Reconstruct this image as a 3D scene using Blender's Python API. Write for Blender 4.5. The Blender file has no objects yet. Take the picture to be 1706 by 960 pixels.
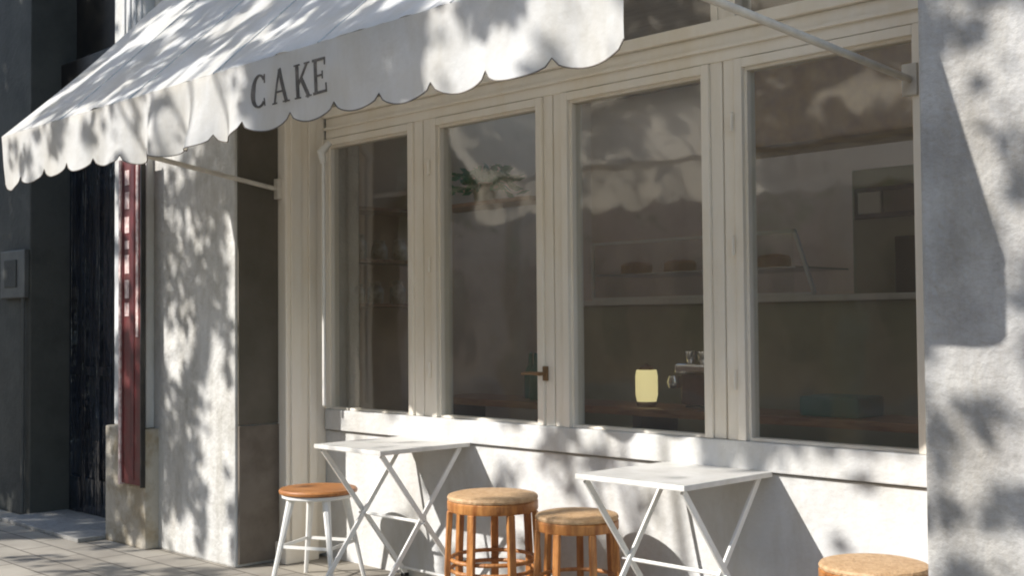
import bpy, bmesh, math, random
from mathutils import Vector, Matrix, noise
PI = math.pi
S = bpy.context.scene
COL = S.collection

# ------------------------------------------------------------------ camera
cam_d = bpy.data.cameras.new("camera"); cam = bpy.data.objects.new("camera", cam_d); COL.objects.link(cam)
S.camera = cam
yaw, pitch, roll = 0.7984, 0.0301, -0.0081
fw = Vector((-math.sin(yaw)*math.cos(pitch), math.cos(yaw)*math.cos(pitch), math.sin(pitch)))
r0 = Vector((math.cos(yaw), math.sin(yaw), 0)); u0 = r0.cross(fw)
rr = r0*math.cos(roll) + u0*math.sin(roll); uu = -r0*math.sin(roll) + u0*math.cos(roll)
cam.matrix_world = Matrix(((rr.x, uu.x, -fw.x, 0), (rr.y, uu.y, -fw.y, -4.19), (rr.z, uu.z, -fw.z, 1.36), (0, 0, 0, 1)))
cam_d.sensor_fit = 'HORIZONTAL'; cam_d.sensor_width = 36; cam_d.lens = 36*2000/1706
cam_d.clip_start = 0.05; cam_d.clip_end = 500

# ------------------------------------------------------------------ light
SA, SB = 0.49, 0.735                       # sun travels (SA, 1, -SB)
sd = Vector((SA, 1, -SB)).normalized()
elev = math.asin(-sd.z); azim = math.atan2(-sd.x, -sd.y)     # azimuth from +Y clockwise
W = bpy.data.worlds.new("World"); S.world = W; W.use_nodes = True
nt = W.node_tree; nt.nodes.clear()
sky = nt.nodes.new('ShaderNodeTexSky'); sky.sky_type = 'NISHITA'; sky.sun_disc = False
sky.sun_elevation = elev; sky.sun_rotation = azim % (2*PI)
bg = nt.nodes.new('ShaderNodeBackground'); bg.inputs[1].default_value = 0.15
wo = nt.nodes.new('ShaderNodeOutputWorld')
nt.links.new(sky.outputs[0], bg.inputs[0]); nt.links.new(bg.outputs[0], wo.inputs[0])
sl = bpy.data.lights.new("sun", 'SUN'); sl.energy = 3.15; sl.angle = math.radians(0.55); sl.color = (1, 0.965, 0.92)
so = bpy.data.objects.new("sun", sl); COL.objects.link(so); so.location = (-12, -20, 18)
so.rotation_euler = sd.to_track_quat('-Z', 'Y').to_euler()
S.view_settings.view_transform = 'Standard'; S.view_settings.look = 'None'
S.view_settings.exposure = 1.0; S.view_settings.gamma = 1; S.view_settings.use_curve_mapping = False
S.cycles.use_denoising = True
S.cycles.filter_width = 2.0
S.cycles.max_bounces = 8; S.cycles.transparent_max_bounces = 16
S.cycles.caustics_reflective = False; S.cycles.caustics_refractive = False
S.cycles.sample_clamp_indirect = 6

# ------------------------------------------------------------------ materials
def mat(name, c, rough=0.7, metal=0.0, c2=None, scale=6, lo=0.4, hi=0.65, bump=0.0, bscale=60, detail=5,
        trans=0.0, spec=0.5, stretch=(1, 1, 1), emit=None, coat=0.0, dist=0.02, tint=None, wear=0.0):
    m = bpy.data.materials.new(name); m.use_nodes = True; t = m.node_tree; N = t.nodes; L = t.links
    b = N['Principled BSDF']; out = N['Material Output']
    b.inputs['Base Color'].default_value = (*c, 1); b.inputs['Roughness'].default_value = rough
    b.inputs['Metallic'].default_value = metal; b.inputs['Specular IOR Level'].default_value = spec
    if coat: b.inputs['Coat Weight'].default_value = coat
    tc = N.new('ShaderNodeTexCoord'); mp = N.new('ShaderNodeMapping'); mp.inputs['Scale'].default_value = stretch
    L.new(tc.outputs['Object'], mp.inputs[0])
    col = None
    if c2 is not None:
        n = N.new('ShaderNodeTexNoise'); n.inputs['Scale'].default_value = scale; n.inputs['Detail'].default_value = detail
        n.inputs['Roughness'].default_value = 0.6
        L.new(mp.outputs[0], n.inputs[0])
        r = N.new('ShaderNodeValToRGB'); r.color_ramp.elements[0].position = lo; r.color_ramp.elements[1].position = hi
        r.color_ramp.elements[0].color = (*c, 1); r.color_ramp.elements[1].color = (*c2, 1)
        L.new(n.outputs[0], r.inputs[0]); L.new(r.outputs[0], b.inputs['Base Color']); col = r.outputs[0]
    if wear and col:
        m3 = N.new('ShaderNodeMapping'); m3.inputs['Scale'].default_value = (4.2, 4.2, 1.3); L.new(tc.outputs['Object'], m3.inputs[0])
        n3 = N.new('ShaderNodeTexNoise'); n3.inputs['Scale'].default_value = 1.0; n3.inputs['Detail'].default_value = 9; n3.inputs['Roughness'].default_value = 0.7
        L.new(m3.outputs[0], n3.inputs[0])
        r3 = N.new('ShaderNodeValToRGB'); r3.color_ramp.elements[0].position = 0.36; r3.color_ramp.elements[1].position = 0.56
        g = 1-wear; r3.color_ramp.elements[0].color = (g, g*0.97, g*0.91, 1); r3.color_ramp.elements[1].color = (1, 1, 1, 1)
        L.new(n3.outputs[0], r3.inputs[0])
        x3 = N.new('ShaderNodeMix'); x3.data_type = 'RGBA'; x3.blend_type = 'MULTIPLY'; x3.inputs[0].default_value = 1
        L.new(col, x3.inputs[6]); L.new(r3.outputs[0], x3.inputs[7]); col = x3.outputs[2]; L.new(col, b.inputs['Base Color'])
    if bump:
        n = N.new('ShaderNodeTexNoise'); n.inputs['Scale'].default_value = bscale; n.inputs['Detail'].default_value = 6
        L.new(mp.outputs[0], n.inputs[0])
        bp = N.new('ShaderNodeBump'); bp.inputs['Strength'].default_value = bump; bp.inputs['Distance'].default_value = dist
        L.new(n.outputs[0], bp.inputs['Height']); L.new(bp.outputs[0], b.inputs['Normal'])
    if emit:
        b.inputs['Emission Color'].default_value = (*emit[0], 1); b.inputs['Emission Strength'].default_value = emit[1]
    if trans:
        tr = N.new('ShaderNodeBsdfTranslucent'); tr.inputs[0].default_value = (*[x*0.95 for x in c], 1)
        if tint: tr.inputs[0].default_value = (*tint, 1)
        elif col: L.new(col, tr.inputs[0])
        mx = N.new('ShaderNodeMixShader'); mx.inputs[0].default_value = trans
        L.new(b.outputs[0], mx.inputs[1]); L.new(tr.outputs[0], mx.inputs[2]); L.new(mx.outputs[0], out.inputs[0])
    return m

M = {}
M['plaster'] = mat('white_plaster', (0.64, 0.64, 0.63), 0.85, c2=(0.53, 0.53, 0.515), scale=2.2, lo=0.35, hi=0.8, wear=0.13, bump=0.25, bscale=35)
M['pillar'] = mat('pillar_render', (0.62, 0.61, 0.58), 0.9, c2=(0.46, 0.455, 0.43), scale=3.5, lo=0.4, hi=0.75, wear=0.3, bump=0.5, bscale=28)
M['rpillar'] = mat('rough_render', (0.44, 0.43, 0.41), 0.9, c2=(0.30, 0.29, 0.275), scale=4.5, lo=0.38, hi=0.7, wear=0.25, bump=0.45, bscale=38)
M['paint'] = mat('cream_paint', (0.87, 0.81, 0.71), 0.45, c2=(0.82, 0.755, 0.65), scale=5, lo=0.4, hi=0.8, wear=0.05, bump=0.08, bscale=45, stretch=(1, 1, 0.3))
M['retbrown'] = mat('return_brown', (0.085, 0.075, 0.055), 0.7, c2=(0.11, 0.095, 0.075), scale=4)
M['retbrown2'] = mat('return_brown_pale', (0.16, 0.135, 0.11), 0.8, c2=(0.11, 0.09, 0.07), scale=5)  # lighter brown for the lower part of the pillar's side
M['sillshade'] = mat('sill_shadow_grey', (0.42, 0.40, 0.36), 0.9)
M['stone'] = mat('sand_stone', (0.46, 0.42, 0.35), 0.85, c2=(0.32, 0.27, 0.19), scale=4, lo=0.45, hi=0.6, bump=0.5, bscale=25)
M['greystone'] = mat('grey_pier', (0.075, 0.075, 0.064), 0.8, c2=(0.05, 0.05, 0.043), scale=3, bump=0.3, bscale=25)
M['boxgrey'] = mat('meter_grey', (0.10, 0.10, 0.09), 0.6, c2=(0.075, 0.075, 0.07), scale=6)
M['navy'] = mat('navy_gloss', (0.008, 0.010, 0.018), 0.06, c2=(0.02, 0.03, 0.045), scale=3, bump=0.7, bscale=6, stretch=(1.6, 1, 0.35), dist=0.06, spec=1.0)
M['darkwood'] = mat('dark_frame', (0.012, 0.011, 0.011), 0.5, c2=(0.03, 0.026, 0.02), scale=8)
M['red'] = mat('red_paint', (0.13, 0.012, 0.012), 0.5, c2=(0.11, 0.035, 0.03), scale=9, lo=0.4, hi=0.7)
M['darkred'] = mat('dark_red_paint', (0.07, 0.006, 0.008), 0.5, c2=(0.11, 0.01, 0.012), scale=14)
M['pinkwhite'] = mat('faded_white_paint', (0.72, 0.60, 0.56), 0.6, c2=(0.5, 0.3, 0.28), scale=30)
M['canvas'] = mat('awning_canvas', (0.80, 0.80, 0.78), 0.9, c2=(0.70, 0.70, 0.68), scale=3, wear=0.14, tint=(0.86, 0.78, 0.64), trans=0.38, bump=0.3, bscale=9, dist=0.04)
M['seam'] = mat('seam_thread', (0.55, 0.55, 0.53), 0.9, c2=(0.4, 0.4, 0.38), scale=30)
M['letter'] = mat('faded_lettering', (0.10, 0.085, 0.07), 0.8, c2=(0.2, 0.17, 0.14), scale=25)
M['metalwhite'] = mat('white_metal', (0.78, 0.77, 0.73), 0.35, c2=(0.68, 0.66, 0.6), scale=12, lo=0.5, hi=0.8)
M['armmetal'] = mat('arm_metal', (0.62, 0.58, 0.50), 0.45, c2=(0.5, 0.46, 0.4), scale=12)
M['tablewhite'] = mat('table_paint', (0.72, 0.70, 0.66), 0.4, c2=(0.60, 0.58, 0.53), scale=10)
M['wood'] = mat('honey_wood', (0.50, 0.22, 0.07), 0.45, c2=(0.30, 0.11, 0.03), scale=7, lo=0.35, hi=0.65, stretch=(1, 9, 9), bump=0.15, bscale=20)
M['cane'] = mat('cane_wood', (0.54, 0.24, 0.07), 0.4, c2=(0.26, 0.085, 0.02), scale=10, lo=0.35, hi=0.7, stretch=(4, 4, 1), bump=0.3, bscale=40)
M['weave'] = mat('cane_weave', (0.60, 0.40, 0.22), 0.6, c2=(0.46, 0.28, 0.14), scale=40, lo=0.35, hi=0.65, bump=0.4, bscale=90)
M['brass'] = mat('old_brass', (0.24, 0.15, 0.08), 0.45, metal=0.6)
M['leaf'] = mat('tree_leaf', (0.05, 0.10, 0.025), 0.55, c2=(0.10, 0.15, 0.04), scale=1.5, trans=0.3)
M['bark'] = mat('plane_bark', (0.22, 0.18, 0.13), 0.9, c2=(0.36, 0.33, 0.25), scale=5, bump=0.6, bscale=15, stretch=(1, 1, 0.4))
M['asphalt'] = mat('asphalt', (0.05, 0.05, 0.052), 0.9, c2=(0.07, 0.07, 0.07), scale=40, bump=0.4, bscale=120)
M['kerb'] = mat('kerb_granite', (0.32, 0.31, 0.29), 0.8, c2=(0.25, 0.24, 0.22), scale=30, bump=0.3)
M['opp'] = mat('opposite_render', (0.50, 0.42, 0.33), 0.9, c2=(0.40, 0.33, 0.26), scale=1.5, bump=0.2)
M['opp2'] = mat('opposite_brick', (0.44, 0.32, 0.24), 0.9, c2=(0.34, 0.24, 0.18), scale=3, bump=0.3)
M['oppglass'] = mat('dark_glazing', (0.10, 0.09, 0.08), 0.08)
M['inwall'] = mat('interior_wall', (0.74, 0.55, 0.38), 0.85, c2=(0.62, 0.45, 0.31), scale=1.5)
M['inolive'] = mat('interior_olive', (0.40, 0.40, 0.27), 0.8, c2=(0.32, 0.32, 0.22), scale=2)
M['infloor'] = mat('interior_floor', (0.36, 0.25, 0.16), 0.5, c2=(0.28, 0.18, 0.11), scale=4, stretch=(1, 8, 1))
M['inceil'] = mat('interior_ceiling', (0.36, 0.23, 0.13), 0.8, c2=(0.26, 0.15, 0.08), scale=3, stretch=(1, 6, 1))
M['counter'] = mat('counter_dark', (0.10, 0.085, 0.06), 0.5, c2=(0.14, 0.11, 0.08), scale=4)
M['plank'] = mat('plank_wood', (0.42, 0.22, 0.11), 0.4, c2=(0.25, 0.11, 0.05), scale=6, stretch=(1, 8, 8))
M['steel'] = mat('steel', (0.75, 0.76, 0.78), 0.25, metal=0.9)
M['black'] = mat('black_board', (0.01, 0.01, 0.011), 0.6)
M['paper'] = mat('paper_white', (0.75, 0.74, 0.66), 0.8)
M['amber'] = mat('amber_paint', (0.70, 0.38, 0.10), 0.6, c2=(0.45, 0.22, 0.07), scale=5)
M['cream'] = mat('cream_shade', (0.80, 0.74, 0.42), 0.5, emit=((1.0, 0.86, 0.42), 0.4))
M['green'] = mat('plant_green', (0.03, 0.22, 0.10), 0.5, c2=(0.06, 0.30, 0.14), scale=9)
M['teal'] = mat('teal_box', (0.03, 0.16, 0.12), 0.5)
M['jar'] = mat('jar_ceramic', (0.62, 0.56, 0.42), 0.3, c2=(0.3, 0.24, 0.16), scale=14)
M['chrome'] = mat('chrome', (0.8, 0.78, 0.76), 0.12, metal=1.0)
M['maroon'] = mat('dark_maroon', (0.05, 0.02, 0.022), 0.3, c2=(0.12, 0.05, 0.05), scale=12)

def pavement_mat():
    m = bpy.data.materials.new('paving'); m.use_nodes = True; t = m.node_tree; N = t.nodes; L = t.links
    b = N['Principled BSDF']; b.inputs['Roughness'].default_value = 0.85
    tc = N.new('ShaderNodeTexCoord')
    br = N.new('ShaderNodeTexBrick'); br.offset = 0.5
    br.inputs['Scale'].default_value = 1; br.inputs['Brick Width'].default_value = 0.4; br.inputs['Row Height'].default_value = 0.2
    br.inputs['Mortar Size'].default_value = 0.006; br.inputs['Color1'].default_value = (0.40, 0.37, 0.32, 1)
    br.inputs['Color2'].default_value = (0.31, 0.285, 0.25, 1); br.inputs['Mortar'].default_value = (0.14, 0.125, 0.105, 1)
    L.new(tc.outputs['Object'], br.inputs[0])
    n = N.new('ShaderNodeTexNoise'); n.inputs['Scale'].default_value = 3; n.inputs['Detail'].default_value = 8
    L.new(tc.outputs['Object'], n.inputs[0])
    r = N.new('ShaderNodeValToRGB'); r.color_ramp.elements[0].position = 0.3; r.color_ramp.elements[0].color = (0.7, 0.68, 0.64, 1)
    r.color_ramp.elements[1].position = 0.7; r.color_ramp.elements[1].color = (1.12, 1.1, 1.05, 1)
    L.new(n.outputs[0], r.inputs[0])
    mx = N.new('ShaderNodeMix'); mx.data_type = 'RGBA'; mx.blend_type = 'MULTIPLY'; mx.inputs[0].default_value = 1
    L.new(br.outputs[0], mx.inputs[6]); L.new(r.outputs[0], mx.inputs[7]); L.new(mx.outputs[2], b.inputs['Base Color'])
    bp = N.new('ShaderNodeBump'); bp.inputs['Strength'].default_value = 0.5; bp.inputs['Distance'].default_value = 0.01; bp.invert = True
    L.new(br.outputs[1], bp.inputs['Height']); L.new(bp.outputs[0], b.inputs['Normal'])
    return m
M['paving'] = pavement_mat()

def glass_mat(name, tint, gain=1.0, veil=0.0):
    m = bpy.data.materials.new(name); m.use_nodes = True; t = m.node_tree; N = t.nodes; L = t.links
    N.remove(N['Principled BSDF']); out = N['Material Output']
    tr = N.new('ShaderNodeBsdfTransparent'); tr.inputs[0].default_value = (*tint, 1)
    gl = N.new('ShaderNodeBsdfGlossy'); gl.inputs[0].default_value = (1, 1, 1, 1); gl.inputs['Roughness'].default_value = 0.05
    tc = N.new('ShaderNodeTexCoord'); n = N.new('ShaderNodeTexNoise'); n.inputs['Scale'].default_value = 4.0; n.inputs['Detail'].default_value = 1.5
    L.new(tc.outputs['Object'], n.inputs[0])
    bp = N.new('ShaderNodeBump'); bp.inputs['Strength'].default_value = 0.13; bp.inputs['Distance'].default_value = 0.02
    L.new(n.outputs[0], bp.inputs['Height']); L.new(bp.outputs[0], gl.inputs['Normal'])
    lw = N.new('ShaderNodeLayerWeight'); lw.inputs[0].default_value = 0.5
    p = N.new('ShaderNodeMath'); p.operation = 'POWER'; p.inputs[1].default_value = 5
    L.new(lw.outputs['Facing'], p.inputs[0])
    q = N.new('ShaderNodeMath'); q.operation = 'MULTIPLY_ADD'; q.inputs[1].default_value = 0.9; q.inputs[2].default_value = 0.055*gain; q.use_clamp = True
    L.new(p.outputs[0], q.inputs[0])
    mx = N.new('ShaderNodeMixShader'); L.new(q.outputs[0], mx.inputs[0]); L.new(tr.outputs[0], mx.inputs[1]); L.new(gl.outputs[0], mx.inputs[2])
    if veil:  # warm diffuse haze mixed in to lift the tone of the panes
        df = N.new('ShaderNodeBsdfDiffuse'); df.inputs[0].default_value = (0.78, 0.66, 0.52, 1)
        dn = N.new('ShaderNodeTexNoise'); dn.inputs['Scale'].default_value = 3.5; dn.inputs['Detail'].default_value = 7
        L.new(tc.outputs['Object'], dn.inputs[0])
        dr = N.new('ShaderNodeMapRange'); dr.inputs[1].default_value = 0.3; dr.inputs[2].default_value = 0.75
        dr.inputs[3].default_value = veil*0.6; dr.inputs[4].default_value = veil*1.5
        L.new(dn.outputs[0], dr.inputs[0])
        m2 = N.new('ShaderNodeMixShader'); L.new(dr.outputs[0], m2.inputs[0]); L.new(mx.outputs[0], m2.inputs[1]); L.new(df.outputs[0], m2.inputs[2]); mx = m2
    L.new(mx.outputs[0], out.inputs[0])
    return m
M['glass'] = glass_mat('window_glass', (0.96, 0.96, 0.94), 1.8, 0.035)
M['caseglass'] = glass_mat('case_glass', (0.95, 0.96, 0.95), 1.0)

# ------------------------------------------------------------------ builders
class MB:
    def __init__(s): s.bm = bmesh.new()
    def box(s, x0, x1, y0, y1, z0, z1, bev=0.0):
        r = bmesh.ops.create_cube(s.bm, size=1)
        vs = r['verts']
        for v in vs:
            v.co = Vector(((x0+x1)/2 + v.co.x*(x1-x0), (y0+y1)/2 + v.co.y*(y1-y0), (z0+z1)/2 + v.co.z*(z1-z0)))
        if bev:
            es = list({e for v in vs for e in v.link_edges})
            bmesh.ops.bevel(s.bm, geom=es, offset=bev, segments=2, affect='EDGES', profile=0.6)
        return s
    def bar(s, a, b, w, h, bev=0.0):                       # rectangular bar
        a = Vector(a); b = Vector(b); d = b-a; L = d.length
        q = d.to_track_quat('X', 'Z').to_matrix()
        r = bmesh.ops.create_cube(s.bm, size=1); vs = r['verts']
        for v in vs: v.co = (a+b)/2 + q @ Vector((v.co.x*L, v.co.y*w, v.co.z*h))
        if bev:
            es = list({e for v in vs for e in v.link_edges})
            bmesh.ops.bevel(s.bm, geom=es, offset=bev, segments=2, affect='EDGES', profile=0.6)
        return s
    def tube(s, pts, rad, n=10, closed=False):
        pts = [Vector(p) for p in pts]; R = rad if isinstance(rad, (list, tuple)) else [rad]*len(pts)
        rings = []; m = len(pts); prev = None
        for i, p in enumerate(pts):
            if closed: t = pts[(i+1) % m]-pts[i-1]
            else: t = pts[min(i+1, m-1)]-pts[max(i-1, 0)]
            t.normalize()
            a = prev if prev is not None else (Vector((0, 0, 1)) if abs(t.z) < 0.9 else Vector((1, 0, 0)))
            x = (a - t*a.dot(t)).normalized(); prev = x; y = t.cross(x)
            rings.append([s.bm.verts.new(p + (x*math.cos(k*2*PI/n)+y*math.sin(k*2*PI/n))*R[i]) for k in range(n)])
        for i in range(m if closed else m-1):
            A, B = rings[i], rings[(i+1) % m]
            for k in range(n): s.bm.faces.new((A[k], A[(k+1) % n], B[(k+1) % n], B[k]))
        if not closed:
            s.bm.faces.new(rings[0][::-1]); s.bm.faces.new(rings[-1])
        return s
    def lathe(s, prof, c=(0, 0, 0), n=32):
        rings = []
        for r, z in prof:
            rings.append([s.bm.verts.new((c[0]+r*math.cos(k*2*PI/n), c[1]+r*math.sin(k*2*PI/n), c[2]+z)) for k in range(n)])
        for A, B in zip(rings, rings[1:]):
            for k in range(n): s.bm.faces.new((A[k], A[(k+1) % n], B[(k+1) % n], B[k]))
        s.bm.faces.new(rings[0][::-1]); s.bm.faces.new(rings[-1])
        return s
    def prism(s, pts, y0, y1):                             # polygon in x,z extruded along y
        A = [s.bm.verts.new((x, y0, z)) for x, z in pts]; B = [s.bm.verts.new((x, y1, z)) for x, z in pts]
        n = len(pts)
        s.bm.faces.new(A); s.bm.faces.new(B[::-1])
        for k in range(n): s.bm.faces.new((A[k], B[k], B[(k+1) % n], A[(k+1) % n]))
        return s
    def build(s, name, m, parent=None, smooth=False):
        bmesh.ops.recalc_face_normals(s.bm, faces=s.bm.faces)
        me = bpy.data.meshes.new(name); s.bm.to_mesh(me); s.bm.free()
        me.materials.append(M[m] if isinstance(m, str) else m)
        if smooth:
            for p in me.polygons: p.use_smooth = True
            try: me.set_sharp_from_angle(angle=math.radians(40))
            except Exception: pass
        o = bpy.data.objects.new(name, me); COL.objects.link(o)
        if parent: o.parent = parent
        return o

def tag(o, label=None, cat=None, group=None, kind=None):
    if label: o['label'] = label
    if cat: o['category'] = cat
    if group: o['group'] = group
    if kind: o['kind'] = kind
    return o
def empty(name, loc=(0, 0, 0), rz=0):
    o = bpy.data.objects.new(name, None); COL.objects.link(o); o.location = loc; o.rotation_euler = (0, 0, rz)
    o.empty_display_size = 0.2
    return o
def copy_tree(o, parent=None):
    c = o.copy(); COL.objects.link(c); c.parent = parent
    for ch in list(o.children): copy_tree(ch, c)
    return c

# ------------------------------------------------------------------ ground
tag(MB().box(-60, 40, -5.6, 8, -0.3, 0).build('pavement', 'paving'), kind='structure')
tag(MB().box(-60, 40, -5.75, -5.6, -0.3, 0.004, 0.01).build('kerb', 'kerb'), kind='structure')
tag(MB().box(-60, 40, -13.0, -5.75, -0.4, -0.12).build('road', 'asphalt'), kind='structure')
tag(MB().box(-60, 40, -40, -13.0, -0.4, 0).build('far_pavement', 'kerb'), kind='structure')
tag(MB().box(-200, 200, -200, 200, -0.5, -0.42).build('ground', 'asphalt'), kind='structure')

# ------------------------------------------------------------------ cafe building
cafe = empty('cafe_building', (-4, 0, 0))
tag(cafe, 'white plastered cafe shopfront with a band of tall cream framed windows under the awning', 'building')
class P:                                                   # parts in world coordinates
    pass
def part(mb, name, m, parent, smooth=False):
    o = mb.build(name, m, parent, smooth)
    p = parent; off = Vector((0, 0, 0))
    while p: off += p.location; p = p.parent
    o.location = -off
    return o
def subpart(mb, name, m, parent, smooth=False):            # parent is a mesh whose origin already sits at the world origin
    return mb.build(name, m, parent, smooth)

# walls
part(MB().box(-5.96, -1.80, -0.02, 0.14, 0, 0.742), 'dado_wall', 'plaster', cafe)
part(MB().box(-5.84, -1.86, -0.045, 0.14, 0.75, 0.868, 0.006), 'window_sill', 'plaster', cafe)
part(MB().box(-5.84, -1.86, -0.012, 0.14, 0.7425, 0.7495), 'sill_shadow_strip', 'sillshade', cafe)  # shadow line under the sill, painted as a darker strip
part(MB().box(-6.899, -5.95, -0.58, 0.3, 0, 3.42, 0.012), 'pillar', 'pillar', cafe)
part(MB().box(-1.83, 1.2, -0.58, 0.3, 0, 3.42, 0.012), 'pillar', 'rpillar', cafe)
part(MB().box(-7.35, 1.2, -0.58, -0.3, 3.42, 8.0), 'upper_wall', 'plaster', cafe)
part(MB().box(-5.95, -1.83, -0.30, 0.3, 3.34, 3.419), 'soffit', 'paint', cafe)
part(MB().box(-5.949, -5.935, -0.565, -0.302, 0.80, 3.33, 0.004), 'return_panel', 'retbrown', cafe)
part(MB().box(-5.949, -5.928, -0.565, -0.302, 0.02, 0.795, 0.004), 'return_panel', 'retbrown2', cafe)
# corner post with mouldings beside the left pillar
cp = MB().box(-5.949, -5.86, -0.30, -0.02, 0.02, 3.33, 0.01)
cp.box(-5.859, -5.845, -0.27, -0.20, 0.02, 3.3, 0.004).box(-5.859, -5.838, -0.15, -0.10, 0.02, 3.3, 0.004)
part(cp, 'corner_post', 'paint', cafe)
part(MB().box(-5.97, -5.82, -0.33, -0.10, 0, 0.12, 0.008), 'post_base', 'paint', cafe)

# windows: four tall panes, posts between them
px = [(-5.83, -5.078), (-4.843, -4.094), (-3.884, -3.098), (-2.888, -2.13)]
ZB, ZT = 0.869, 2.424
fr = MB()
posts = [(-5.86, -5.83), (-5.078, -4.843), (-4.094, -3.884), (-3.098, -2.888), (-2.13, -1.80)]
def window(i, x0, x1):
    w = MB()
    a = 0.0                                                # glass edge = opening edge
    f = 0.04
    w.box(x0-f, x0, -0.035, 0.05, ZB-0.0, ZT+f, 0.004).box(x1, x1+f, -0.035, 0.05, ZB, ZT+f, 0.004)
    w.box(x0+0.0005, x1-0.0005, -0.034, 0.05, ZT, ZT+f-0.001, 0.004)
    # inner bead
    b = 0.012
    w.box(x0, x0+b, -0.012, 0.045, ZB, ZT).box(x1-b, x1, -0.012, 0.045, ZB, ZT).box(x0+b, x1-b, -0.012, 0.045, ZT-b, ZT).box(x0+b, x1-b, -0.012, 0.045, ZB, ZB+b)
    o = part(w, 'window', 'paint', cafe)
    subpart(MB().box(x0+b-0.004, x1-b+0.004, 0.012, 0.018, ZB+b-0.004, ZT-b+0.004), 'pane', 'glass', o)
    for z in (1.12, 1.68, 2.2):
        if i in (1, 3): subpart(MB().tube([(x0-f-0.006, -0.044, z-0.04), (x0-f-0.006, -0.044, z+0.04)], 0.009, 8), 'hinge', 'paint', o, True)
    return o
wins = [window(i, *p) for i, p in enumerate(px)]
for (a, b) in posts[1:4]:
    g = (a+b)/2
    p1 = MB().box(a+0.041, g-0.004, -0.02, 0.12, 0.869, 2.60, 0.004).box(g+0.004, b-0.041, -0.02, 0.12, 0.869, 2.60, 0.004)
    p1.box(g-0.004, g+0.004, -0.004, 0.12, 0.869, 2.60)
    part(p1, 'window_post', 'paint', cafe)
part(MB().box(-2.089, -1.831, -0.02, 0.12, 0.869, 2.60, 0.004), 'window_post', 'paint', cafe)
# beam with mouldings
bm_ = MB().box(-5.845, -1.831, -0.028, 0.12, 2.466, 2.585, 0.004).box(-5.845, -1.831, -0.055, 0.12, 2.586, 2.640, 0.006)
bm_.box(-5.845, -1.831, -0.046, -0.029, 2.515, 2.530, 0.003)
part(bm_, 'window_beam', 'paint', cafe)
# transom lights
tx = [(-5.83, -4.62), (-4.50, -3.05), (-2.925, -1.85)]
for x0, x1 in tx:
    w = MB().box(x0-0.035, x0, -0.02, 0.10, 2.641, 3.33).box(x1, x1+0.035, -0.02, 0.10, 2.641, 3.33).box(x0, x1, -0.02, 0.10, 3.28, 3.33)
    o = part(w, 'transom_window', 'paint', cafe)
    subpart(MB().box(x0, x1, 0.03, 0.036, 2.64, 3.28), 'pane', 'glass', o)
for a, b in ((-4.584, -4.536), (-3.014, -2.961)):
    part(MB().box(a, b, -0.015, 0.10, 2.641, 3.33), 'transom_post', 'paint', cafe)
# lever handle on the post between the second and third pane
hd = MB().box(-4.055, -4.03, -0.040, -0.021, 1.085, 1.155, 0.004).tube([(-4.042, -0.035, 1.12), (-4.042, -0.075, 1.12)], 0.009, 10)
hd.tube([(-4.036, -0.075, 1.12), (-4.10, -0.078, 1.122), (-4.16, -0.075, 1.118)], [0.010, 0.008, 0.006], 10)
part(hd, 'window_handle', 'brass', cafe, True)

# interior shell (behind the glass)
part(MB().box(-7.62, 0.9, 0.301, 6.0, 0.001, 0.03), 'interior_floor', 'infloor', cafe)
part(MB().box(-7.62, 0.9, 0.301, 2.85, 3.45, 3.55), 'interior_ceiling', 'inceil', cafe)
part(MB().box(-7.62, 0.9, 4.2, 6.0, 3.45, 3.55), 'interior_ceiling', 'inceil', cafe)
part(MB().box(-7.62, -7.5, 2.851, 4.199, 3.45, 3.55), 'interior_ceiling', 'inceil', cafe)
part(MB().box(-0.6, 0.9, 2.851, 4.199, 3.45, 3.55), 'interior_ceiling', 'inceil', cafe)
for x in (-7.5, -5.9, -4.5, -3.1, -0.65): part(MB().box(x, x+0.05, 2.8, 4.25, 3.551, 3.62), 'added_opening_bar', 'inceil', cafe)  # unseen ceiling opening, added so sky light brightens the room
part(MB().box(-7.62, 0.9, 4.3, 4.5, 0.03, 3.45), 'interior_wall', 'inwall', cafe)
part(MB().box(-7.8, -7.62, 0.3, 4.5, 0.03, 3.45), 'interior_wall', 'inwall', cafe)
part(MB().box(-7.62, -6.82, 0.31, 0.4, 0.03, 3.45), 'interior_wall', 'inwall', cafe)
part(MB().box(0.9, 1.1, 0.301, 5.2, 0.03, 3.45), 'interior_wall', 'inolive', cafe)
part(MB().box(-4.6, -2.4, 4.15, 4.25, 0.03, 2.45), 'partition_panel', 'inolive', cafe)

# ------------------------------------------------------------------ neighbour building at the left
nb = empty('neighbour_building', (-8, -0.4, 0))
tag(nb, 'dark neighbouring shopfront with glossy navy folding doors and a grey pier', 'building')
part(MB().box(-10.6, -8.62, -0.64, 0.1, 0, 5.2, 0.01), 'pier', 'greystone', nb)
part(MB().box(-34, -10.61, -0.60, 0.1, 0, 8.0), 'side_wall', 'opp', nb)
part(MB().box(-9.08, -8.64, -0.675, -0.641, 1.58, 1.93, 0.006), 'meter_box', 'boxgrey', nb)
part(MB().box(-9.00, -8.78, -0.681, -0.6755, 1.66, 1.86, 0.003), 'meter_door', 'greystone', nb)
part(MB().tube([(-8.70, -0.66, 0.0), (-8.70, -0.66, 1.58)], 0.014, 8), 'conduit', 'boxgrey', nb, True)
pil = MB().box(-7.328, -6.90, -0.63, 0.1, 0.735, 8.0, 0.01)
for k in range(4): pil.box(-7.20+k*0.075, -7.17+k*0.075, -0.642, -0.6305, 2.45, 7.9, 0.004)
part(pil, 'pilaster', 'plaster', nb)
part(MB().box(-7.367, -6.83, -0.67, 0.1, 0, 0.733, 0.012), 'plinth', 'stone', nb)
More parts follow.
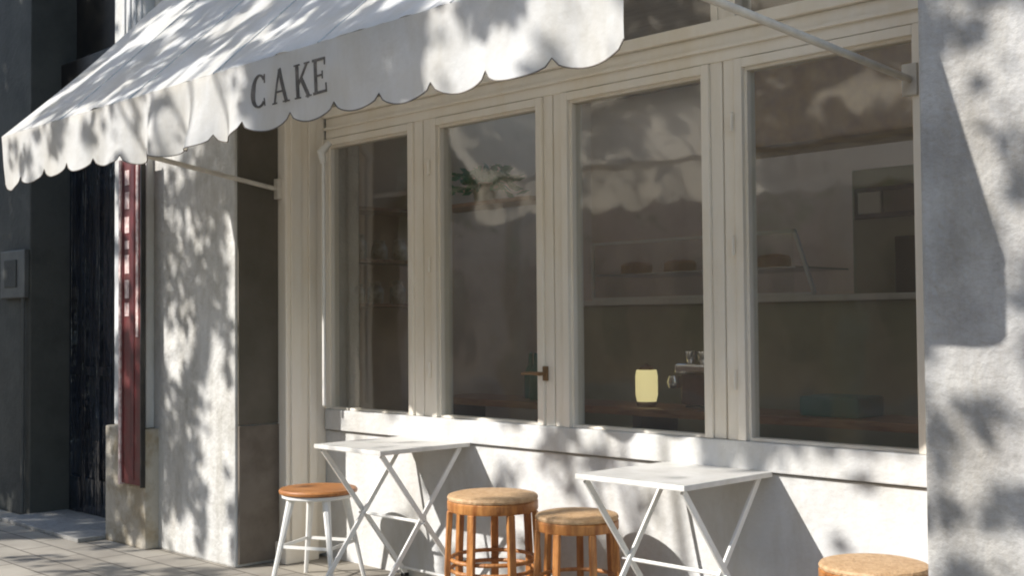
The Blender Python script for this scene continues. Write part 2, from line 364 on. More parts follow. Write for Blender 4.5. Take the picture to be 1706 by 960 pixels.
part(MB().box(-8.62, -7.329, -0.30, 0.1, 2.9, 8.0), 'lintel_wall', 'darkwood', nb)
part(MB().box(-8.62, -7.329, -0.42, -0.301, 2.75, 3.3, 0.01), 'shutter_box', 'darkwood', nb)
part(MB().box(-10.6, -8.62, -0.60, 0.1, 5.201, 8.0), 'upper_wall', 'darkwood', nb)
nleaf = 6; x0 = -8.60; wl = (8.60-7.24)/nleaf
for k in range(nleaf):
    a = x0+k*wl; d = MB()
    sgn = 1 if k % 2 else -1
    d.box(a+0.004, a+0.034, -0.36, -0.31, 0.03, 2.74, 0.003).box(a+wl-0.034, a+wl-0.004, -0.36, -0.31, 0.03, 2.74, 0.003)
    d.box(a+0.034, a+wl-0.034, -0.36, -0.31, 0.03, 0.28).box(a+0.034, a+wl-0.034, -0.36, -0.31, 2.66, 2.74).box(a+0.034, a+wl-0.034, -0.36, -0.31, 1.02, 1.08)
    o = part(d, 'folding_door', 'navy', nb)
    subpart(MB().box(a+0.034, a+wl-0.034, -0.338, -0.332, 0.28, 2.66), 'pane', 'navy', o)
part(MB().box(-8.62, -7.368, -0.85, -0.36, 0.0, 0.028, 0.006), 'threshold', 'kerb', nb)

# red vertical sign on the pilaster
sg = empty('vertical_sign', (-6.965, -0.68, 0.4))
tag(sg, 'narrow dark red vertical board with a ladder of faded pale blocks on the pilaster', 'sign')
part(MB().box(-7.09, -6.84, -0.695, -0.671, 0.39, 2.40, 0.004), 'board', 'red', sg)
part(MB().box(-7.115, -7.091, -0.705, -0.672, 0.38, 2.41), 'edge_strip', 'pinkwhite', sg)
part(MB().box(-6.839, -6.826, -0.700, -0.672, 0.38, 2.41), 'edge_strip', 'darkwood', sg)  # dark strip painted in for the shaded side of the pilaster
part(MB().box(-7.085, -7.065, -0.698, -0.6955, 0.42, 2.38), 'stripe', 'darkred', sg)
part(MB().box(-6.975, -6.925, -0.698, -0.6955, 0.42, 2.38), 'stripe', 'darkred', sg)
part(MB().box(-6.90, -6.87, -0.698, -0.6955, 1.30, 2.38), 'stripe', 'pinkwhite', sg)
rnd = random.Random(5); z = 2.34
while z > 1.42:                                            # faded light blocks down the board
    h = rnd.uniform(0.05, 0.12)
    part(MB().box(-7.045, -6.99, -0.698, -0.6955, z-h, z), 'faded_block', 'pinkwhite', sg); z -= h+rnd.uniform(0.025, 0.05)

# ------------------------------------------------------------------ awning
aw = empty('awning', (-4.27, -0.58, 3.4))
tag(aw, 'white canvas shop awning with scalloped valance lettered CAKE, dappled by leaf shade', 'awning')
AX0, AX1, AY, AZT, AZB = -6.42, -2.11, -1.68, 2.375, 2.125
def fold(x, k):                                            # k 0 at the bar .. 1 at the hem
    a = 0.006*math.sin(x*9.0)+0.004*math.sin(x*23+1)
    lump = math.exp(-((x+4.55)/0.55)**2)
    a += 0.045*lump*math.sin(x*17+0.5) + 0.012*math.sin(x*4.1)
    e = math.exp(-((x+2.55)/0.35)**2)
    a += 0.03*e*math.sin(x*12)
    return a*k
def val_y(x, z):
    k = max(0, (AZT-z)/(AZT-AZB+0.04))
    return AY - 0.022 - fold(x, k) - 0.02*k*noise.noise(Vector((x*5, z*5, 3)))
SC = (AX1-AX0)/16
def hem(x):
    t = ((x-AX0)/SC) % 1
    e = 0.012*math.sin(x*3.1)
    return AZB + 0.014 - 0.046*math.sqrt(max(0, 1-(2*t-1)**2)) + e + 0.012*noise.noise(Vector((x*4.3, 0, 2)))
v = MB(); nx = 16*14; nz = 12; grid = []
for i in range(nx+1):
    x = AX0+(AX1-AX0)*i/nx; hb = hem(x if i % 14 else x+1e-6); row = []
    for j in range(nz+1):
        z = AZT-(AZT-hb)*j/nz
        row.append(v.bm.verts.new((x, val_y(x, z), z)))
    grid.append(row)
for i in range(nx):
    for j in range(nz): v.bm.faces.new((grid[i][j], grid[i+1][j], grid[i+1][j+1], grid[i][j+1]))
val = part(v, 'valance', 'canvas', aw, True)
# dark hem trim following the scallops
tr = MB(); pts = []
for i in range(nx+1):
    x = AX0+(AX1-AX0)*i/nx; z = hem(x if i % 14 else x+1e-6); pts.append((x, val_y(x, z), z))
tr.tube(pts, 0.0024, 5)
subpart(tr, 'hem_trim', 'letter', val)
# sloping canvas
AYW, AZW = -0.60, 3.47
def can_pt(x, s):
    y = AY-0.022+(AYW-AY+0.022)*s; z = AZT+(AZW-AZT)*s
    sag = -0.03*math.sin(PI*s) + 0.014*noise.noise(Vector((x*3.5, s*1.2, 0)))*math.sin(PI*min(1, s*1.3+0.08)) + 0.007*noise.noise(Vector((x*11, s*2, 7)))
    seam = min(abs(((x-AX0)/0.72) % 1), 1-abs(((x-AX0)/0.72) % 1))*0.72
    sag += 0.008*(1-min(1, seam/0.12))*math.sin(PI*s)
    return (x, y-sag*0.7, z+sag*0.7)
c = MB(); nx2, ns = 240, 50; grid = []
for i in range(nx2+1):
    x = AX0+(AX1-AX0)*i/nx2; row = []
    for j in range(ns+1):
        s = j/ns
        row.append(c.bm.verts.new(can_pt(x, s)))
    grid.append(row)
for i in range(nx2):
    for j in range(ns): c.bm.faces.new((grid[i][j], grid[i+1][j], grid[i+1][j+1], grid[i][j+1]))
can = part(c, 'canvas', 'canvas', aw, True)
for k in range(1, 6):
    x = AX0+0.72*k
    subpart(MB().tube([tuple(Vector(can_pt(x, i/30))+Vector((0, -0.001, 0.0005))) for i in range(31)], 0.0035, 6), 'seam', 'seam', can, True)
part(MB().tube([(AX0+0.01, AY+0.008, AZT-0.012), (AX1-0.01, AY+0.008, AZT-0.012)], 0.02, 12), 'front_bar', 'armmetal', aw, True)
part(MB().box(AX0-0.02, AX1+0.02, -0.72, -0.581, 3.42, 3.56, 0.01), 'cassette', 'armmetal', aw)
for (x, yw, zw) in ((-5.925, -0.30, 2.155), (-2.135, -0.02, 2.255)):
    o = part(MB().tube([(x, AY+0.01, AZT-0.02), (x, yw-0.02, zw)], 0.014, 10), 'arm', 'armmetal', aw, True)
    subpart(MB().box(x-0.03, x+0.03, yw-0.03, yw-0.0005, zw-0.06, zw+0.06, 0.004), 'bracket', 'armmetal', o)
    subpart(MB().tube([(x-0.03, AY+0.01, AZT-0.02), (x+0.03, AY+0.01, AZT-0.02)], 0.028, 12), 'joint', 'armmetal', o, True)

cr = MB().tube([(-5.71, -0.14, 0.90), (-5.71, -0.14, 2.30)], 0.011, 10).tube([(-5.71, -0.14, 2.30), (-5.705, -0.16, 2.36), (-5.71, -0.10, 2.42)], [0.018, 0.026, 0.018], 10).build('sun_strip_rod', 'metalwhite', None, True)  # rod added to catch the sun as the bright strip of the jamb
tag(cr, 'thin white rod added as the sunlit strip by the left edge of the first window', 'rod')
# lettering CAKE: serif shapes laid on the cloth
def strip(a, b, wa, wb=None):
    a = Vector(a); b = Vector(b); wb = wa if wb is None else wb
    d = (b-a).normalized(); n = Vector((-d.y, d.x)); out = []; m = 5
    return [[(a+(b-a)*i/m+n*(wa+(wb-wa)*i/m)/2, a+(b-a)*i/m-n*(wa+(wb-wa)*i/m)/2) for i in range(m+1)]]
def glyph(ch):
    s = []
    if ch == 'C':
        arc = []
        for i in range(25):
            t = math.radians(48+(312-48)*i/24); w = 0.05+0.12*max(0, math.sin((t-PI/2)))
            w = 0.065+0.13*abs(math.cos(t))**1.5*(1 if math.cos(t) < 0 else 0.5)
            o = Vector((0.42+0.40*math.cos(t), 0.5+0.52*math.sin(t))); n = Vector((math.cos(t), math.sin(t)))
            arc.append((o, o-n*w))
        s.append(arc); s += strip((0.70, 0.99), (0.70, 0.72), 0.04) + strip((0.72, 0.02), (0.68, 0.26), 0.03)
    if ch == 'A':
        s += strip((0.10, 0), (0.42, 1.0), 0.075) + strip((0.42, 1.02), (0.76, 0), 0.14)
        s += strip((0.2, 0.34), (0.62, 0.34), 0.05) + strip((-0.02, 0.02), (0.24, 0.02), 0.04) + strip((0.58, 0.02), (0.92, 0.02), 0.04)
    if ch == 'K':
        s += strip((0.17, 0), (0.17, 1), 0.14) + strip((0.22, 0.42), (0.70, 0.98), 0.075) + strip((0.36, 0.58), (0.74, 0.0), 0.14)
        s += strip((0.02, 0.02), (0.32, 0.02), 0.04) + strip((0.02, 0.98), (0.32, 0.98), 0.04) + strip((0.56, 0.98), (0.84, 0.98), 0.04) + strip((0.58, 0.02), (0.90, 0.02), 0.04)
    if ch == 'E':
        s += strip((0.17, 0), (0.17, 1), 0.14) + strip((0.02, 0.975), (0.68, 0.965), 0.07) + strip((0.02, 0.025), (0.72, 0.035), 0.07)
        s += strip((0.2, 0.51), (0.54, 0.51), 0.05) + strip((0.67, 1.0), (0.67, 0.78), 0.04) + strip((0.71, 0), (0.71, 0.26), 0.04) + strip((0.54, 0.62), (0.54, 0.40), 0.035)
    return s
cur = -3.97; LH = 0.125; LZ = 2.192
for ch, adv in (('C', 0.135), ('A', 0.140), ('K', 0.118), ('E', 0.1)):
    g = MB()
    for st in glyph(ch):
        ring = []
        for a, b in st:
            q = []
            for p in (a, b):
                x = cur+p.x*LH*0.95; z = LZ+p.y*LH
                q.append((g.bm.verts.new((x, val_y(x, z)-0.0035, z)), g.bm.verts.new((x, val_y(x, z)-0.0005, z))))
            ring.append(q)
        for A, B in zip(ring, ring[1:]):
            for f in ((A[0][0], A[1][0], B[1][0], B[0][0]), (A[0][1], B[0][1], B[1][1], A[1][1]), (A[0][0], B[0][0], B[0][1], A[0][1]), (A[1][0], A[1][1], B[1][1], B[1][0])):
                g.bm.faces.new(f)
    subpart(g, 'letter', 'letter', val); cur += adv

# ------------------------------------------------------------------ tables
def make_table(loc):
    t = empty('folding_table', loc); H = 0.755; w, d = 0.275, 0.29
    MB().box(-w, w, -d, d, H-0.022, H, 0.004).build('table_top', 'tablewhite', t)
    for s in (-1, 1):
        x = s*(w-0.03)
        a = MB().bar((x, -d+0.03, H-0.024), (x, d-0.0, 0.012), 0.012, 0.026, 0.003); a.build('leg', 'metalwhite', t)
        x2 = x-s*0.016
        a = MB().bar((x2, d-0.03, H-0.024), (x2, -d+0.0, 0.012), 0.012, 0.026, 0.003); a.build('leg', 'metalwhite', t)
    for s in (-1, 1):
        x = s*(w-0.03); MB().tube([(x-0.03, 0, 0.375), (x+0.012, 0, 0.375)], 0.007, 10).build('rivet', 'steel', t, True)
        for yy in (-d+0.008, d-0.008): MB().box(x-0.022, x+0.012, yy-0.016, yy+0.016, 0.0, 0.02, 0.004).build('rubber_foot', 'black', t)
    for y, z in ((-d+0.02, 0.05), (d-0.02, 0.05), (0, H/2)):
        MB().tube([(-w+0.035, y, z), (w-0.035, y, z)], 0.008, 8).build('cross_bar', 'metalwhite', t, True)
    return t
t1 = make_table((-4.845, -0.335, 0))
tag(t1, 'white folding table with crossed legs standing nearest the left pillar', 'table', 'white folding tables along the wall')
t2 = copy_tree(t1); t2.location = (-3.03, -0.335, 0)
tag(t2, 'white folding table with crossed legs right of the two slatted stools', 'table', 'white folding tables along the wall')

# ------------------------------------------------------------------ stools
def metal_stool():
    t = empty('metal_stool', (-5.33, -0.45, 0), 0.45); t.scale = (1.17, 1.17, 1.0)
    o = MB().lathe([(0.0, 0.468), (0.16, 0.468), (0.176, 0.474), (0.178, 0.486), (0.172, 0.495), (0.0, 0.497)], n=40).build('seat', 'wood', t, True)
    MB().lathe([(0.0, 0.445), (0.15, 0.445), (0.165, 0.452), (0.165, 0.467), (0.0, 0.467)], n=40).build('seat_rim', 'metalwhite', t, True)
    for k in range(4):
        a = PI/4+k*PI/2; c_, s_ = math.cos(a), math.sin(a)
        MB().tube([(0.125*c_, 0.125*s_, 0.45), (0.165*c_, 0.165*s_, 0.25), (0.215*c_, 0.215*s_, 0.0)], [0.020, 0.014, 0.010], 8).build('leg', 'metalwhite', t, True)
        a2 = a+PI/2
        MB().bar((0.175*c_, 0.175*s_, 0.20), (0.175*math.cos(a2), 0.175*math.sin(a2), 0.20), 0.006, 0.016).build('rung', 'metalwhite', t)
    return t
ms = metal_stool()
tag(ms, 'round wooden seat stool on white splayed metal legs left of the first folding table', 'stool')

def cane_stool():
    t = empty('slatted_stool')
    o = MB().lathe([(0.0, 0.485), (0.165, 0.483), (0.185, 0.478), (0.19, 0.470), (0.188, 0.462), (0.0, 0.460)], n=48).build('seat', 'weave', t, True)
    n = 48; r = MB()
    r.lathe([(0.155, 0.42), (0.186, 0.42), (0.19, 0.427), (0.19, 0.455), (0.184, 0.4605), (0.155, 0.4605)], n=48)
    r.build('apron', 'cane', t, True)
    for k in range(7):
        a = k*2*PI/7+0.25; c_, s_ = math.cos(a), math.sin(a)
        leg = MB(); R = [0.180, 0.186, 0.192, 0.190, 0.184]; Z = [0.42, 0.32, 0.2, 0.1, 0.0]
        tx_, ty_ = -s_, c_; prev = None; w = 0.016; th = 0.011; rings = []
        for rr_, zz in zip(R, Z):
            ce = Vector((rr_*c_, rr_*s_, zz)); tt = Vector((tx_, ty_, 0)); nn = Vector((c_, s_, 0))
            rings.append([leg.bm.verts.new(ce+tt*w*p+nn*th*q) for p, q in ((-1, -1), (1, -1), (1, 1), (-1, 1))])
        for A, B in zip(rings, rings[1:]):
            for i in range(4): leg.bm.faces.new((A[i], A[(i+1) % 4], B[(i+1) % 4], B[i]))
        leg.bm.faces.new(rings[0]); leg.bm.faces.new(rings[-1][::-1])
        bmesh.ops.bevel(leg.bm, geom=leg.bm.edges[:], offset=0.003, segments=1, affect='EDGES')
        leg.build('leg', 'cane', t)
    for z, rad in ((0.235, 0.176), (0.195, 0.176), (0.06, 0.172)):
        pts = [(rad*math.cos(k*2*PI/36), rad*math.sin(k*2*PI/36), z) for k in range(36)]
        MB().tube(pts, 0.008, 8, closed=True).build('hoop', 'cane', t, True)
    return t
spots = [((-4.06, -0.37, 0), 0.3, (1.11, 1.11, 1.2), 'larger round slatted wooden stool between the two folding tables'),
         ((-3.55, -0.35, 0), 1.1, (0.95, 0.95, 1.12), 'smaller round slatted wooden stool touching the right side of the larger one'),
         ((-2.16, -0.32, 0), 0.7, (1.0, 1.0, 1.06), 'round slatted wooden stool beside the rough pillar at the right')]
cs = cane_stool()
for i, (loc, rz, sc, lab) in enumerate(spots):
    o = cs if i == 0 else copy_tree(cs)
    o.location = loc; o.rotation_euler = (0, 0, rz); o.scale = sc
    tag(o, lab, 'stool', 'slatted wooden stools by the wall')

# ------------------------------------------------------------------ interior furniture
ct = empty('counter', (-4.4, 1.5, 0.03))
tag(ct, 'tall dark counter with a steel edged top inside behind the two right panes', 'counter')
part(MB().box(-5.3, -2.75, 1.55, 2.1, 0.031, 1.47, 0.01), 'counter_body', 'inolive', ct)
part(MB().box(-5.35, -2.70, 1.48, 2.15, 1.471, 1.505, 0.005), 'counter_top', 'metalwhite', ct)
dc = empty('display_case', (-4.3, 1.8, 1.506))
tag(dc, 'glass display case with bright metal edges standing on the counter', 'display case')
e = MB()
for a, b in (((-5.1, 1.5, 1.86), (-3.62, 1.5, 1.86)), ((-3.62, 1.5, 1.86), (-3.50, 1.5, 1.512)), ((-5.1, 1.5, 1.86), (-5.1, 1.5, 1.512)), ((-5.1, 1.5, 1.512), (-3.5, 1.5, 1.512))):
    e.bar(a, b, 0.018, 0.018)
part(e, 'case_frame', 'metalwhite', dc)
part(MB().box(-5.09, -3.63, 1.497, 1.502, 1.512, 1.852), 'glass_front', 'caseglass', dc)
part(MB().box(-5.09, -3.63, 1.52, 2.08, 1.66, 1.668), 'shelf', 'steel', dc)
pt = empty('window_bench', (-4.5, 0.7, 0.03))
tag(pt, 'long wooden bench table directly inside the window glass', 'table')
part(MB().box(-5.6, -2.3, 0.55, 0.95, 0.885, 0.925, 0.006), 'table_top', 'plank', pt)
for x in (-5.5, -4.0, -2.4): part(MB().box(x-0.03, x+0.03, 0.6, 0.9, 0.031, 0.884), 'leg', 'darkwood', pt)
lp = empty('table_lamp', (-4.0, 0.68, 0.926)); tag(lp, 'small lit pale yellow cylinder lamp standing on the bench inside the third pane', 'lamp')
part(MB().lathe([(0, 0), (0.05, 0), (0.054, 0.012), (0.05, 0.025), (0, 0.025)], (-4.0, 0.68, 0.926), 28), 'base', 'brass', lp, True)
part(MB().lathe([(0, 0.0255), (0.050, 0.0255), (0.058, 0.06), (0.058, 0.16), (0.052, 0.19), (0, 0.19)], (-4.0, 0.68, 0.926), 28), 'lamp_shade', 'cream', lp, True)
part(MB().lathe([(0, 0.1905), (0.040, 0.1905), (0.036, 0.205), (0.012, 0.215), (0, 0.225)], (-4.0, 0.68, 0.926), 28), 'cap', 'brass', lp, True)
kt = empty('coffee_machine', (-3.65, 0.75, 0.926))
tag(kt, 'dark maroon coffee machine with chrome top on the bench right of the yellow lamp', 'coffee machine')
part(MB().box(-3.80, -3.50, 0.70, 0.92, 0.94, 1.10, 0.02), 'body', 'maroon', kt)
part(MB().box(-3.82, -3.48, 0.68, 0.93, 1.101, 1.15, 0.012), 'top_tray', 'chrome', kt)
part(MB().lathe([(0, 0), (0.03, 0), (0.038, 0.03), (0.028, 0.06), (0, 0.065)], (-3.80, 0.66, 1.03), 16), 'knob', 'chrome', kt, True)
part(MB().box(-3.78, -3.52, 0.72, 0.90, 0.926, 0.939), 'base', 'black', kt)
cup = MB().lathe([(0, 0), (0.022, 0), (0.034, 0.05), (0.036, 0.062), (0.032, 0.062), (0.02, 0.006), (0, 0.006)], n=20).build('cup', 'chrome', None, True)
for i, (x, lb) in enumerate(((-3.77, 'left'), (-3.69, 'middle'), (-3.61, 'right'))):
    o = cup if i == 0 else cup.copy()
    if i: COL.objects.link(o)
    o.location = (x, 0.76, 1.151); tag(o, lb+' of three small shiny metal cups on top of the coffee machine', 'cup', 'cups on the coffee machine')
for i, (x, lb) in enumerate(((-4.95, 'leftmost'), (-4.60, 'second'), (-4.25, 'third'), (-3.92, 'rightmost'))):
    if i == 0: ck = MB().lathe([(0, 0), (0.10, 0), (0.10, 0.06), (0.085, 0.075), (0.03, 0.085), (0, 0.085)], n=28).build('cake', 'amber', None, True); o = ck
    else: o = ck.copy(); COL.objects.link(o)
    o.location = (x, 1.75, 1.669); tag(o, lb+' round glazed cake on the shelf of the glass display case', 'cake', 'cakes in the display case')
for i, (x, y, lb) in enumerate(((-4.95, 0.78, 'left'), (-4.83, 0.70, 'middle'), (-4.72, 0.82, 'right'))):
    if i == 0: bt = MB().lathe([(0, 0), (0.036, 0), (0.038, 0.01), (0.038, 0.15), (0.014, 0.20), (0.013, 0.26), (0.016, 0.262), (0, 0.27)], n=20).build('bottle', 'teal', None, True); o = bt
    else: o = bt.copy(); COL.objects.link(o)
    o.location = (x, y, 0.926); tag(o, lb+' of three dark green bottles on the bench behind the second pane', 'bottle', 'bottles on the bench')
# shelf with jars on the far left wall
sh = empty('wall_shelf', (-7.5, 1.6, 1.5))
tag(sh, 'two board wall shelf with upright sides seen through the first pane', 'shelf')
part(MB().box(-7.6, -7.3, 1.15, 1.18, 1.4, 2.5), 'side_panel', 'plank', sh)
part(MB().box(-7.6, -7.3, 2.05, 2.08, 1.4, 2.5), 'side_panel', 'plank', sh)
part(MB().box(-7.6, -7.3, 1.181, 2.049, 1.50, 1.525), 'board', 'plank', sh)
part(MB().box(-7.6, -7.3, 1.181, 2.049, 1.84, 1.865), 'board', 'plank', sh)
part(MB().box(-7.6, -7.3, 1.181, 2.049, 2.24, 2.265), 'board', 'plank', sh)
jl = ['left jar on the lower shelf', 'middle jar on the lower shelf', 'right jar on the lower shelf', 'left jar on the middle shelf', 'middle jar on the middle shelf', 'right jar on the middle shelf']
j0 = None
for i, (y, z) in enumerate([(1.38, 1.526), (1.56, 1.526), (1.78, 1.526), (1.4, 1.866), (1.6, 1.866), (1.8, 1.866)]):
    if j0 is None:
        j0 = MB().lathe([(0, 0), (0.05, 0), (0.062, 0.03), (0.06, 0.13), (0.04, 0.16), (0.045, 0.19), (0, 0.195)], n=20).build('jar', 'jar', None, True); o = j0
    else: o = j0.copy(); COL.objects.link(o)
    o.location = (-7.42, y, z); o.scale = (1, 1, 0.8+0.07*((i*5) % 4))
    tag(o, 'glazed ' + jl[i] + ' behind the first pane', 'jar', 'jars on the wall shelf')
# back wall pieces
bb = MB().box(-3.56, -3.38, 2.5, 2.53, 1.29, 1.87, 0.004).build('blackboard', 'black'); tag(bb, 'narrow upright blackboard behind the right end of the counter', 'blackboard')
fs = empty('framed_sign', (-3.6, 2.5, 2.0)); tag(fs, 'pale rectangular sign in a thin dark frame hung over the blackboard', 'sign')
part(MB().box(-3.82, -3.38, 2.49, 2.52, 1.99, 2.18, 0.004), 'frame', 'black', fs)
part(MB().box(-3.79, -3.64, 2.482, 2.489, 2.02, 2.15), 'sheet', 'paper', fs)
part(MB().box(-3.62, -3.40, 2.482, 2.489, 2.02, 2.15), 'sheet', 'counter', fs)
part(MB().box(-3.86, -2.6, 2.54, 2.62, 0.031, 2.30), 'screen_wall', 'inolive', cafe)
ab = MB().box(-4.9, -3.2, 2.4, 2.9, 2.50, 3.05, 0.02).build('cupboard', 'amber'); tag(ab, 'amber wooden wall cupboard enlarged to stand in for a warm reflection in the fourth pane', 'cupboard')  # made wider so its amber stands in for a warm reflection
tb = MB().box(-3.05, -2.75, 0.62, 0.86, 0.926, 1.02, 0.015).build('box', 'teal'); tag(tb, 'small teal box on the bench inside the fourth pane', 'box')
# trailing plant in pot
pl = empty('potted_plant', (-5.35, 0.8, 2.10)); tag(pl, 'small green potted plant on a bracket shelf behind the second pane', 'plant')
part(MB().lathe([(0, 0), (0.06, 0), (0.09, 0.12), (0.0, 0.12)], (-5.35, 0.8, 2.10), 20), 'pot', 'jar', pl, True)
rnd = random.Random(2); lf = MB()
for k in range(160):
    a = rnd.uniform(0, 2*PI); r = rnd.uniform(0.02, 0.24); h = rnd.uniform(-0.02, 0.12)
    p = Vector((-5.35+r*math.cos(a), 0.8+r*math.sin(a), 2.23+h-r*0.3)); d = Vector((math.cos(a), math.sin(a), rnd.uniform(-0.8, 0.6))).normalized()*0.05
    n = Vector((rnd.uniform(-1, 1), rnd.uniform(-1, 1), rnd.uniform(-1, 1))).cross(d).normalized()*0.018
    vv = [lf.bm.verts.new(q) for q in (p-d, p+n, p+d, p-n)]; lf.bm.faces.new(vv)
part(lf, 'leaves', 'green', pl)
bs = MB().box(-5.75, -4.85, 0.68, 0.92, 2.075, 2.099).bar((-5.7, 0.8, 2.099), (-5.7, 0.8, 3.45), 0.012, 0.012).bar((-4.9, 0.8, 2.099), (-4.9, 0.8, 3.45), 0.012, 0.012).build('hanging_shelf', 'plank')
tag(bs, 'wooden board shelf hung from the ceiling carrying the green plant', 'shelf')

# ------------------------------------------------------------------ street trees (dapple the shopfront; reflected in the panes)
E = lambda u, w, a, b, d: (u, w, a, b, d)
guides = [  # (u, w) on the wall plane along the sun, radii, density factor
    E(-4.0, 0.35, 2.0, 0.62, 0.12),        # open sun on the wall under the windows
    E(-2.40, 0.45, 0.40, 0.45, 0.05),
    E(-4.95, 1.0, 0.85, 0.26, 0.15),       # valance left
    E(-3.62, 1.0, 0.45, 0.24, 0.12),
    E(-1.47, 1.02, 0.15, 0.16, 0.1),       # valance right end
    E(-1.15, 0.9, 0.40, 1.45, 0.10),
    E(-5.61, 1.5, 0.10, 0.9, 0.05),
    E(-6.8, -0.8, 1.3, 0.35, 0.35),
    E(-8.2, -0.55, 0.9, 0.2, 0.15),
    E(-1.95, 1.05, 0.13, 0.22, 0.2),
]
dense = [
    E(-2.66, 1.06, 0.50, 0.25, 5.0),       # shaded middle of the valance
    E(-1.80, 1.12, 0.16, 0.12, 5.0),
    E(-1.37, 0.64, 0.07, 0.06, 5.0), E(-1.20, 0.36, 0.15, 0.05, 5.0), E(-1.48, 0.33, 0.05, 0.04, 5.0),
    E(-1.20, 1.38, 0.05, 0.08, 5.0), E(-1.25, 1.95, 0.12, 0.07, 5.0), E(-1.12, 0.70, 0.06, 0.09, 5.0),
    E(-1.42, 0.05, 0.08, 0.12, 5.0), E(-1.15, 0.02, 0.05, 0.10, 5.0), E(-1.15, 1.05, 0.06, 0.06, 5.0), E(-1.5, 0.55, 0.04, 0.1, 5.0),
    E(-2.90, 0.80, 0.22, 0.09, 3.0),
    E(-3.95, 0.78, 0.10, 0.10, 2.5),
    E(-9.4, 1.2, 2.2, 3.0, 5.0),           # neighbour
    E(-6.15, 1.4, 0.42, 0.50, 3.0), E(-3.45, 1.9, 0.55, 0.38, 4.0),
    E(-8.6, 4.0, 1.6, 1.6, 5.0),
    E(-2.6, 1.75, 0.8, 0.28, 3.5), E(-4.6, 2.1, 0.35, 0.25, 4.0), E(-5.3, 2.9, 0.4, 0.3, 4.0), E(-4.2, 1.45, 0.2, 0.1, 4.0), E(-4.9, 1.04, 0.07, 0.09, 5.0), E(-4.35, 1.1, 0.08, 0.06, 5.0),
]
lit2 = [E(-2.50, 1.47, 0.36, 0.085, 0.05), E(-3.35, 1.45, 0.2, 0.12, 0.3)]
def dens(u, w):
    n1 = noise.noise(Vector((u*1.75, w*1.75, 1.7))); n2 = noise.noise(Vector((u*5.2, w*5.2, 9.1)))
    v = 0.5+1.0*n1+0.6*n2
    v = max(0, min(1, (v-0.43)/0.12))
    d = 0.02+0.98*v
    for (a, b, ra, rb, f) in guides:
        q = ((u-a)/ra)**2+((w-b)/rb)**2
        if q < 1.3:
            k = min(1, (1.3-q)/0.5); d *= (1-k)+k*f
    for (a, b, ra, rb, f) in dense:
        q = ((u-a)/ra)**4+((w-b)/rb)**4
        if q < 1.15:
            k = min(1, (1.15-q)/0.3); d = d*(1-k) + k*max(d, 0.2*f)
    for (a, b, ra, rb, f) in lit2:
        if ((u-a)/ra)**2+((w-b)/rb)**2 < 1: d *= f
    return min(1, d)
def leaf(bmx, p, rnd, L):
    d = Vector((rnd.gauss(0, 1), rnd.gauss(0, 1), rnd.gauss(0, 0.7))).normalized()
    n = Vector((rnd.gauss(0, 1), rnd.gauss(0, 1), rnd.gauss(0, 1))).cross(d).normalized()
    b = d.cross(n)*L*0.12
    v = [bmx.verts.new(q) for q in (p-d*L*0.5, p+n*L*0.33-d*L*0.1+b, p+d*L*0.5, p-n*L*0.33-d*L*0.1+b)]
    bmx.faces.new((v[0], v[1], v[2])); bmx.faces.new((v[0], v[2], v[3]))
rnd = random.Random(11)
crowns = [MB(), MB()]
cnt = 0
NL = 52000
while cnt < NL:
    u = rnd.uniform(-10.8, -0.6); w = rnd.uniform(-1.0, 5.0)
    cnt += 1
    if rnd.random() > dens(u, w): continue
    t = 4.0+3.0*rnd.random() + 0.5*noise.noise(Vector((u, w, 5)))
    p = Vector((u-SA*t, -t, w+SB*t))
    leaf(crowns[0 if u < -4.7 else 1].bm, p, rnd, rnd.uniform(0.09, 0.16))
for (ua, ub, wa, wb, nn, la, lb_) in ((-10.8, -7.45, -0.3, 4.6, 4800, 0.13, 0.2), (-3.1, -2.2, 0.9, 1.24, 420, 0.09, 0.15), (-2.95, -2.35, 0.82, 0.95, 60, 0.09, 0.13)):
    for k in range(nn):
        u = rnd.uniform(ua, ub); w = rnd.uniform(wa, wb); t = 4.0+3.0*rnd.random()
        leaf(crowns[0 if u < -4.7 else 1].bm, Vector((u-SA*t, -t, w+SB*t)), rnd, rnd.uniform(la, lb_))
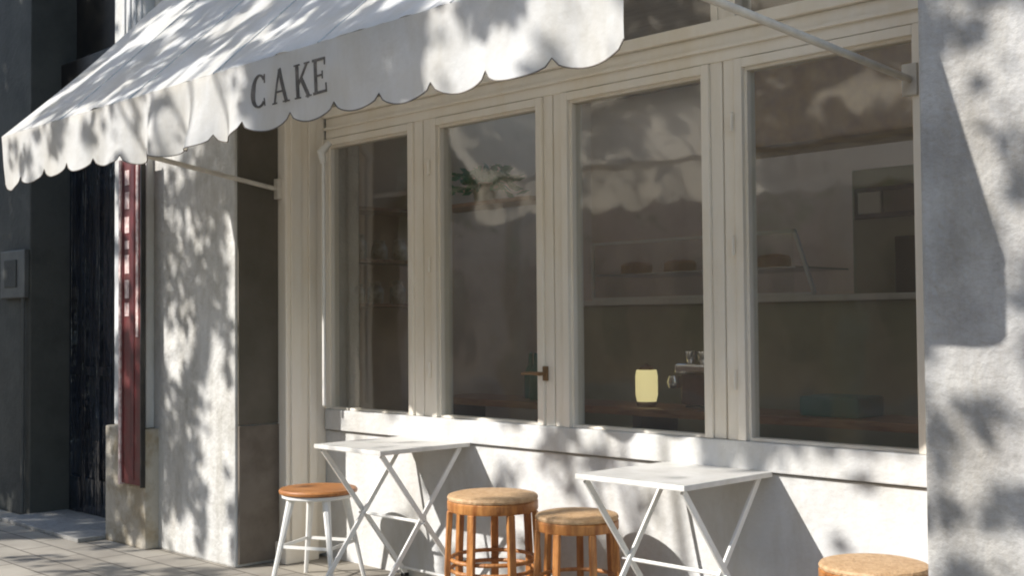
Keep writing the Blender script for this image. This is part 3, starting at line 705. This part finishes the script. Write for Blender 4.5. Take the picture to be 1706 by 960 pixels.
def make_tree(x, y, crown, cc, lab, seed):
    t = empty('street_tree', (x, y, -0.0)); tag(t, lab, 'tree', 'street trees along the kerb')
    rn = random.Random(seed); tb_ = MB()
    tb_.tube([(x, y, -0.02), (x+0.03, y, 0.4), (x-0.02, y+0.02, 1.6), (x+0.05, y, 3.2), (x, y, 4.2)], [0.24, 0.18, 0.16, 0.14, 0.12], 14)
    part(tb_, 'trunk', 'bark', t, True)
    for k in range(6):
        e_ = Vector(cc)+Vector((rn.uniform(-2.0, 2.0), rn.uniform(-1.2, 1.2), rn.uniform(-1.0, 2.2)))
        s_ = Vector((x, y, rn.uniform(3.0, 4.1))); m1 = s_.lerp(e_, 0.45)+Vector((rn.uniform(-.3, .3), rn.uniform(-.3, .3), rn.uniform(0, .5)))
        part(MB().tube([s_, m1, e_], [0.045, 0.014, 0.004], 7), 'limb', 'bark', t, True)
    part(crown, 'crown', 'leaf', t)
make_tree(-10.4, -6.0, crowns[0], (-10.2, -5.7, 5.8), 'leafy street tree at the kerb further left of the shopfront', 3)
make_tree(-6.0, -6.0, crowns[1], (-6.0, -5.7, 5.8), 'leafy street tree at the kerb in front of the shopfront', 8)

# ------------------------------------------------------------------ buildings across the road (seen in the glass)
def opposite(x0, x1, h, m, lab):
    t = empty('terrace_building', ((x0+x1)/2, -14.2, 0)); tag(t, lab, 'building', 'buildings across the road')
    part(MB().box(x0, x1-0.02, -20, -14.2, 0, h), 'wall', m, t)
    part(MB().box(x0, x1-0.02, -14.45, -14.0, h, h+0.25), 'cornice', 'opp', t)
    n = int((x1-x0)/2.2)
    for k in range(n):
        cx = x0+(k+0.5)*(x1-x0)/n
        for z0, z1 in ((0.6, 2.6), (4.0, 6.0)):
            o = part(MB().box(cx-0.62, cx+0.62, -14.199, -14.12, z0-0.1, z0).box(cx-0.62, cx-0.55, -14.199, -14.12, z0, z1).box(cx+0.55, cx+0.62, -14.199, -14.12, z0, z1).box(cx-0.62, cx+0.62, -14.199, -14.12, z1, z1+0.1), 'window', 'opp2', t)
            subpart(MB().box(cx-0.55, cx+0.55, -14.198, -14.17, z0, z1), 'pane', 'oppglass', o)
opposite(-44, -30, 7.4, 'opp2', 'brick terrace building across the road, furthest along the street')
opposite(-30, -17, 8.0, 'opp', 'pale rendered terrace building across the road between two brick ones')
opposite(-17, -6, 7.2, 'opp2', 'brick terrace building across the road facing the shopfront')
opposite(-6, 8, 7.8, 'opp', 'pale rendered terrace building across the road at the near end')
